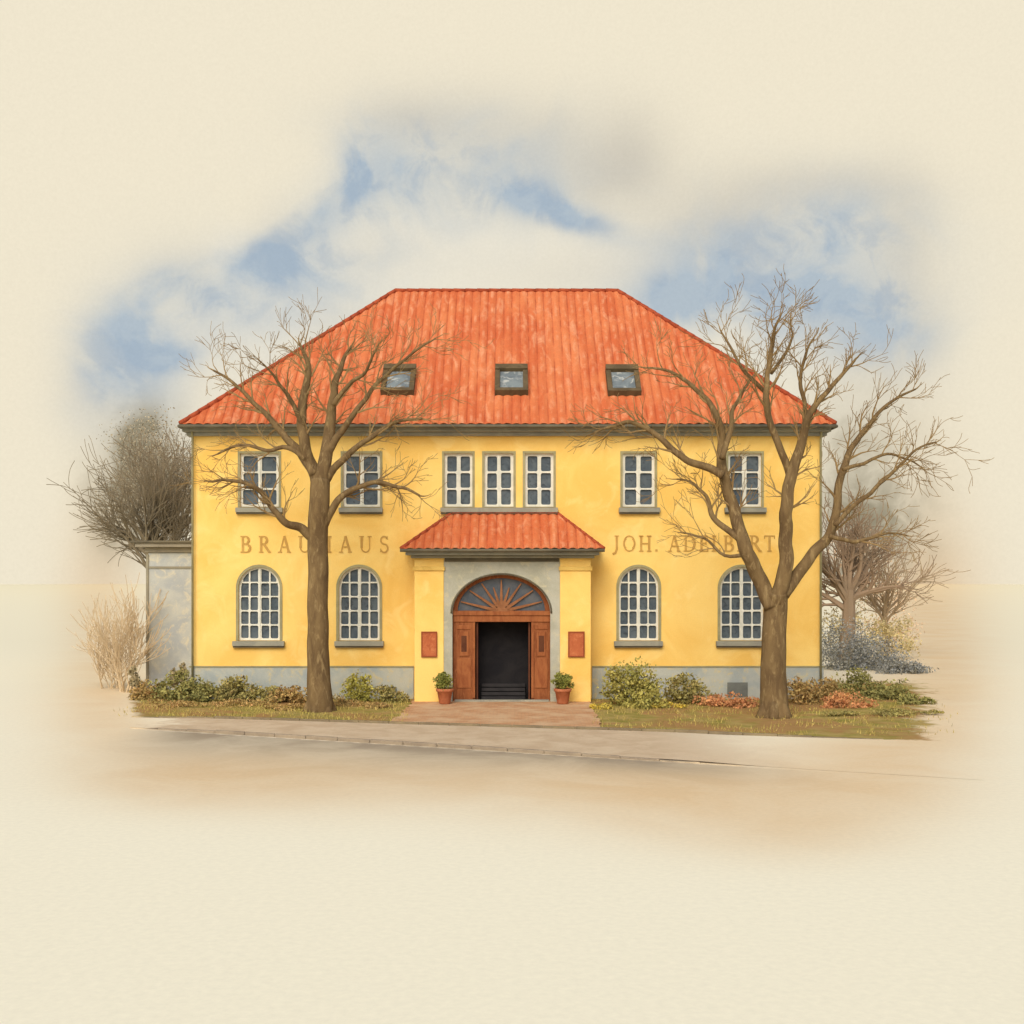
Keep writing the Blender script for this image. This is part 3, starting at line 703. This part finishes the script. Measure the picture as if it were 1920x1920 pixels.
def bgtree(name,px,y,zt_,L,spread,mat,seed,n=9,r=9,kids=(5,3),upb=.25,rmin=.012):
    rnd.seed(seed); k0=(y-CY)/F; root=empty(name,Vector((X(px,y),y,0)))
    mb=MB(); base=Vector((X(px,y),y,-.05)); top=base+Vector((rnd.uniform(-.2,.2),0,zt_))
    if zt_>.5: mb.tube([base,base.lerp(top,.5)+Vector((.05,0,0)),top],[r*k0*1.2,r*k0,r*k0*.8],8)
    for i in range(n):
        a=math.radians(-spread+2*spread*(i+rnd.uniform(.1,.9))/n)
        p=base.lerp(top,rnd.uniform(.7,1)) if zt_>.5 else base+Vector((rnd.uniform(-.3,.3),rnd.uniform(-.2,.2),0))
        twig(mb,p,Vector((math.sin(a),rnd.gauss(0,.35),math.cos(a))),L*rnd.uniform(.75,1.05),r*k0*.5,0,upb,.1,kids,.6,rmin)
    obj('branches',mb,mat,root)
bgtree('bare_tree',296,9,5.0,3.2,52,M_bgt,21,18,9,(10,5))
bgtree('bare_tree',325,14,6.5,2.9,50,M_bgt,27,14,8,(9,4))
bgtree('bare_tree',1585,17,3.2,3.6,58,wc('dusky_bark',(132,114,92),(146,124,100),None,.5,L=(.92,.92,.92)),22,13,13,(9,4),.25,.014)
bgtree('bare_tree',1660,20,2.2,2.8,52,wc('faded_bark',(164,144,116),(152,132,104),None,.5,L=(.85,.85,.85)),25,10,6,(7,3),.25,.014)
bgtree('bare_shrub',236,2.2,.02,2.5,20,M_twigp,33,12,2.8,(6,3),.9,.01)
bgtree('bare_shrub',205,3.5,.02,2.0,26,M_twigp,34,11,2.2,(6,3),.9,.01)

def leafmass(name,clumps,size,mat,seed,parent=None,soft=False):
    r=np.random.RandomState(seed); mb=MB()
    for (c,rad,n) in clumps:
        K=max(3,int(n/55)); subs=[]
        for _ in range(K):
            v=r.normal(size=3); v/=np.linalg.norm(v); subs.append((v*r.uniform(.35,.85),r.uniform(.22,.42)))
        for _ in range(n):
            if soft:
                s=subs[r.randint(K)]; p=s[0]*.8+np.clip(r.normal(size=3),-1.6,1.6)*.22
            else:
                s=subs[r.randint(K)]; v=r.normal(size=3); v/=np.linalg.norm(v)
                p=s[0]+v*s[1]*r.uniform(.5,1.05)
            p=np.array(c)+p*np.array(rad)
            if p[2]<0.01: p[2]=abs(p[2])*.5+.01
            a=r.normal(size=3); a/=np.linalg.norm(a); b=np.cross(a,r.normal(size=3)); b/=np.linalg.norm(b)
            sz=size*r.uniform(.6,1.4)
            a=a*sz; b=b*sz*.6
            mb.add([p-a,p+b,p+a,p-b],[(0,1,2,3)])
    return obj(name,mb,mat,parent)
def G(c1,c2,c3): return wc('leaves',c1,c2,c3,2.2,L=LF,grain=.10,leaf=True)
gold=G((150,142,74),(124,122,64),(176,162,92)); grn=G((132,128,74),(112,112,66),(156,142,84)); mix_=G((156,134,82),(138,118,72),(180,130,88)); red=G((182,128,86),(162,114,76),(164,140,84)); olv=G((142,134,76),(120,114,68),(164,140,92))
def CL(px,py,y,rx,rz,n,ry=None):
    k=(y-CY)/F; p=P(px,py,y); return ((p.x,p.y,p.z),(rx*k,(ry or rx)*k*.8,rz*k),n)
leafmass('shrub',[CL(1185,1288,-2.0,60,54,3600),CL(1212,1318,-2.6,44,32,1200)],.05,gold,1)
leafmass('shrub',[CL(1290,1298,-1.2,52,36,1900)],.05,olv,2)
leafmass('shrub',[CL(1345,1320,-2.0,52,26,1300),CL(1395,1326,-2.4,42,22,900)],.045,red,3)
leafmass('shrub',[CL(1505,1304,-1.2,48,36,1800),CL(1555,1302,-.5,46,36,1500)],.05,mix_,4)
leafmass('shrub',[CL(1610,1298,0.5,58,42,2000),CL(1675,1308,0,56,36,1500),CL(1715,1328,-1.5,40,24,800)],.05,grn,5)
leafmass('shrub',[CL(1590,1320,-2.4,64,24,1200)],.045,red,15)
leafmass('shrub',[CL(1680,1345,-4.5,60,16,1000),CL(1560,1345,-4.5,60,12,600),CL(1745,1348,-4.5,26,12,300)],.035,olv,16)
leafmass('shrub',[CL(1250,1334,-2.8,34,14,450),CL(1125,1335,-3,26,16,500)],.04,G((184,164,66),(158,144,68),(196,172,88)),6)
leafmass('shrub',[CL(668,1292,-1.0,42,32,1400)],.045,G((168,160,76),(150,146,72),(136,134,72)),7)
leafmass('shrub',[CL(735,1306,-1.0,38,24,900)],.045,olv,8)
leafmass('shrub',[CL(430,1296,-.9,50,32,1700),CL(490,1304,-1,46,26,1200)],.05,olv,9)
leafmass('shrub',[CL(545,1306,-1.1,48,28,1400)],.045,mix_,10)
leafmass('shrub',[CL(330,1290,-.6,46,36,1500),CL(378,1298,-.8,42,30,1200)],.05,grn,11)
leafmass('shrub',[CL(275,1300,-.2,40,30,1100)],.045,mix_,12)
leafmass('shrub',[CL(640,1320,-1.8,44,16,700),CL(700,1328,-2.4,56,14,900),CL(450,1324,-2,90,14,1200),CL(530,1330,-3,46,12,500),CL(330,1322,-2.2,70,13,900)],.035,mix_,13)
leafmass('shrub',[CL(330,1262,2.2,26,26,600),CL(255,1270,1.2,20,28,450)],.05,G((140,130,98),(156,142,110),(124,116,90)),14)
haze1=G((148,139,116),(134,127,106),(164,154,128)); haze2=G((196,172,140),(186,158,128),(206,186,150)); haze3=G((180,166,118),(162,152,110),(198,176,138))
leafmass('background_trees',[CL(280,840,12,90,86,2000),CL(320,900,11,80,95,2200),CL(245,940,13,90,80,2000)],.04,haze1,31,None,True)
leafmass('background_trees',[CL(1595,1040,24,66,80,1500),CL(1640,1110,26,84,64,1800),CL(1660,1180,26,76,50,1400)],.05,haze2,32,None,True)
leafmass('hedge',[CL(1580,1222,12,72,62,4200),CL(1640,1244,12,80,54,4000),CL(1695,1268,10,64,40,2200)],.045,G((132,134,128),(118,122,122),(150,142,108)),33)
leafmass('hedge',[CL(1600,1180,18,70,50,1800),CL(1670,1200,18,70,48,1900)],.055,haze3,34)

r=np.random.RandomState(5); mb=MB()
for _ in range(10000):
    x=r.uniform(-11.4,13.4); y=r.uniform(lineA(x)+.08,-.3)
    if X(765,y)<x<X(1112,y) : continue
    pxx=960+x*F/(y-CY)
    if r.rand()>min(1,max(0,(1810-pxx)/150)) or r.rand()>min(1,max(0,(pxx-205)/90)): continue
    if mnoise.noise(Vector((x*.7,y*.7,3)))<-.12: continue
    h=r.uniform(.04,.13); a=r.uniform(0,6.28); w=.012; lx,ly=r.normal(0,.03),r.normal(0,.03)
    mb.add([(x-w*math.cos(a),y-w*math.sin(a),0),(x+w*math.cos(a),y+w*math.sin(a),0),(x+lx,y+ly,h)],[(0,1,2)])
obj('grass',mb,G((146,136,70),(166,146,84),(130,122,64)))

def lathe(mb,c,prof,n=24):
    b=len(mb.v)
    for (rr,z) in prof:
        for i in range(n): mb.v.append((c[0]+rr*math.cos(2*math.pi*i/n),c[1]+rr*math.sin(2*math.pi*i/n),c[2]+z))
    for j in range(len(prof)-1):
        for i in range(n): mb.f.append((b+j*n+i,b+j*n+(i+1)%n,b+(j+1)*n+(i+1)%n,b+(j+1)*n+i))
for pxx in (834,1055):
    yp=-1.85; c=(X(pxx,yp),yp,.034); root=empty('potted_plant',c); mb=MB()
    lathe(mb,c,[(0,0),(.15,0),(.17,.03),(.225,.36),(.26,.37),(.265,.45),(.235,.46),(.22,.40),(0,.40)]); obj('pot',mb,M_terra,root,True)
    leafmass('foliage',[((c[0],c[1],c[2]+.66),(.36,.36,.28),2000),((c[0],c[1],c[2]+.64),(.26,.26,.22),600)],.03,G((124,126,60),(102,106,50),(150,148,74)),int(pxx),root)

# ---------------------------------------------------------------- light / camera
w=bpy.data.worlds.new('World'); scene.world=w; w.use_nodes=True
nt=w.node_tree; bg=nt.nodes['Background']; st=nt.nodes.new('ShaderNodeTexSky'); st.sky_type='NISHITA'; st.sun_disc=False
EL=40; AZR=-12
st.sun_elevation=math.radians(EL); st.sun_rotation=math.radians(180-AZR); st.air_density=1.0; st.dust_density=3.0
nt.links.new(st.outputs[0],bg.inputs[0]); bg.inputs[1].default_value=0.15
sd=bpy.data.lights.new('sun','SUN'); sd.energy=1.75; sd.angle=math.radians(35); sd.color=(1.0,.95,.87)
so=bpy.data.objects.new('sun',sd); so.rotation_euler=(math.radians(90-EL),0,math.radians(AZR)); so.location=(-15,-30,25); scene.collection.objects.link(so)
cd=bpy.data.cameras.new('camera'); cam=bpy.data.objects.new('camera',cd); scene.collection.objects.link(cam)
cam.location=(0,CY,CZ); cam.rotation_euler=(math.radians(90),0,0); cd.lens=45; cd.sensor_width=36; cd.shift_y=110/1920
cd.clip_start=.5; cd.clip_end=3000; scene.camera=cam
scene.view_settings.view_transform='Standard'; scene.view_settings.look='None'; scene.view_settings.exposure=0
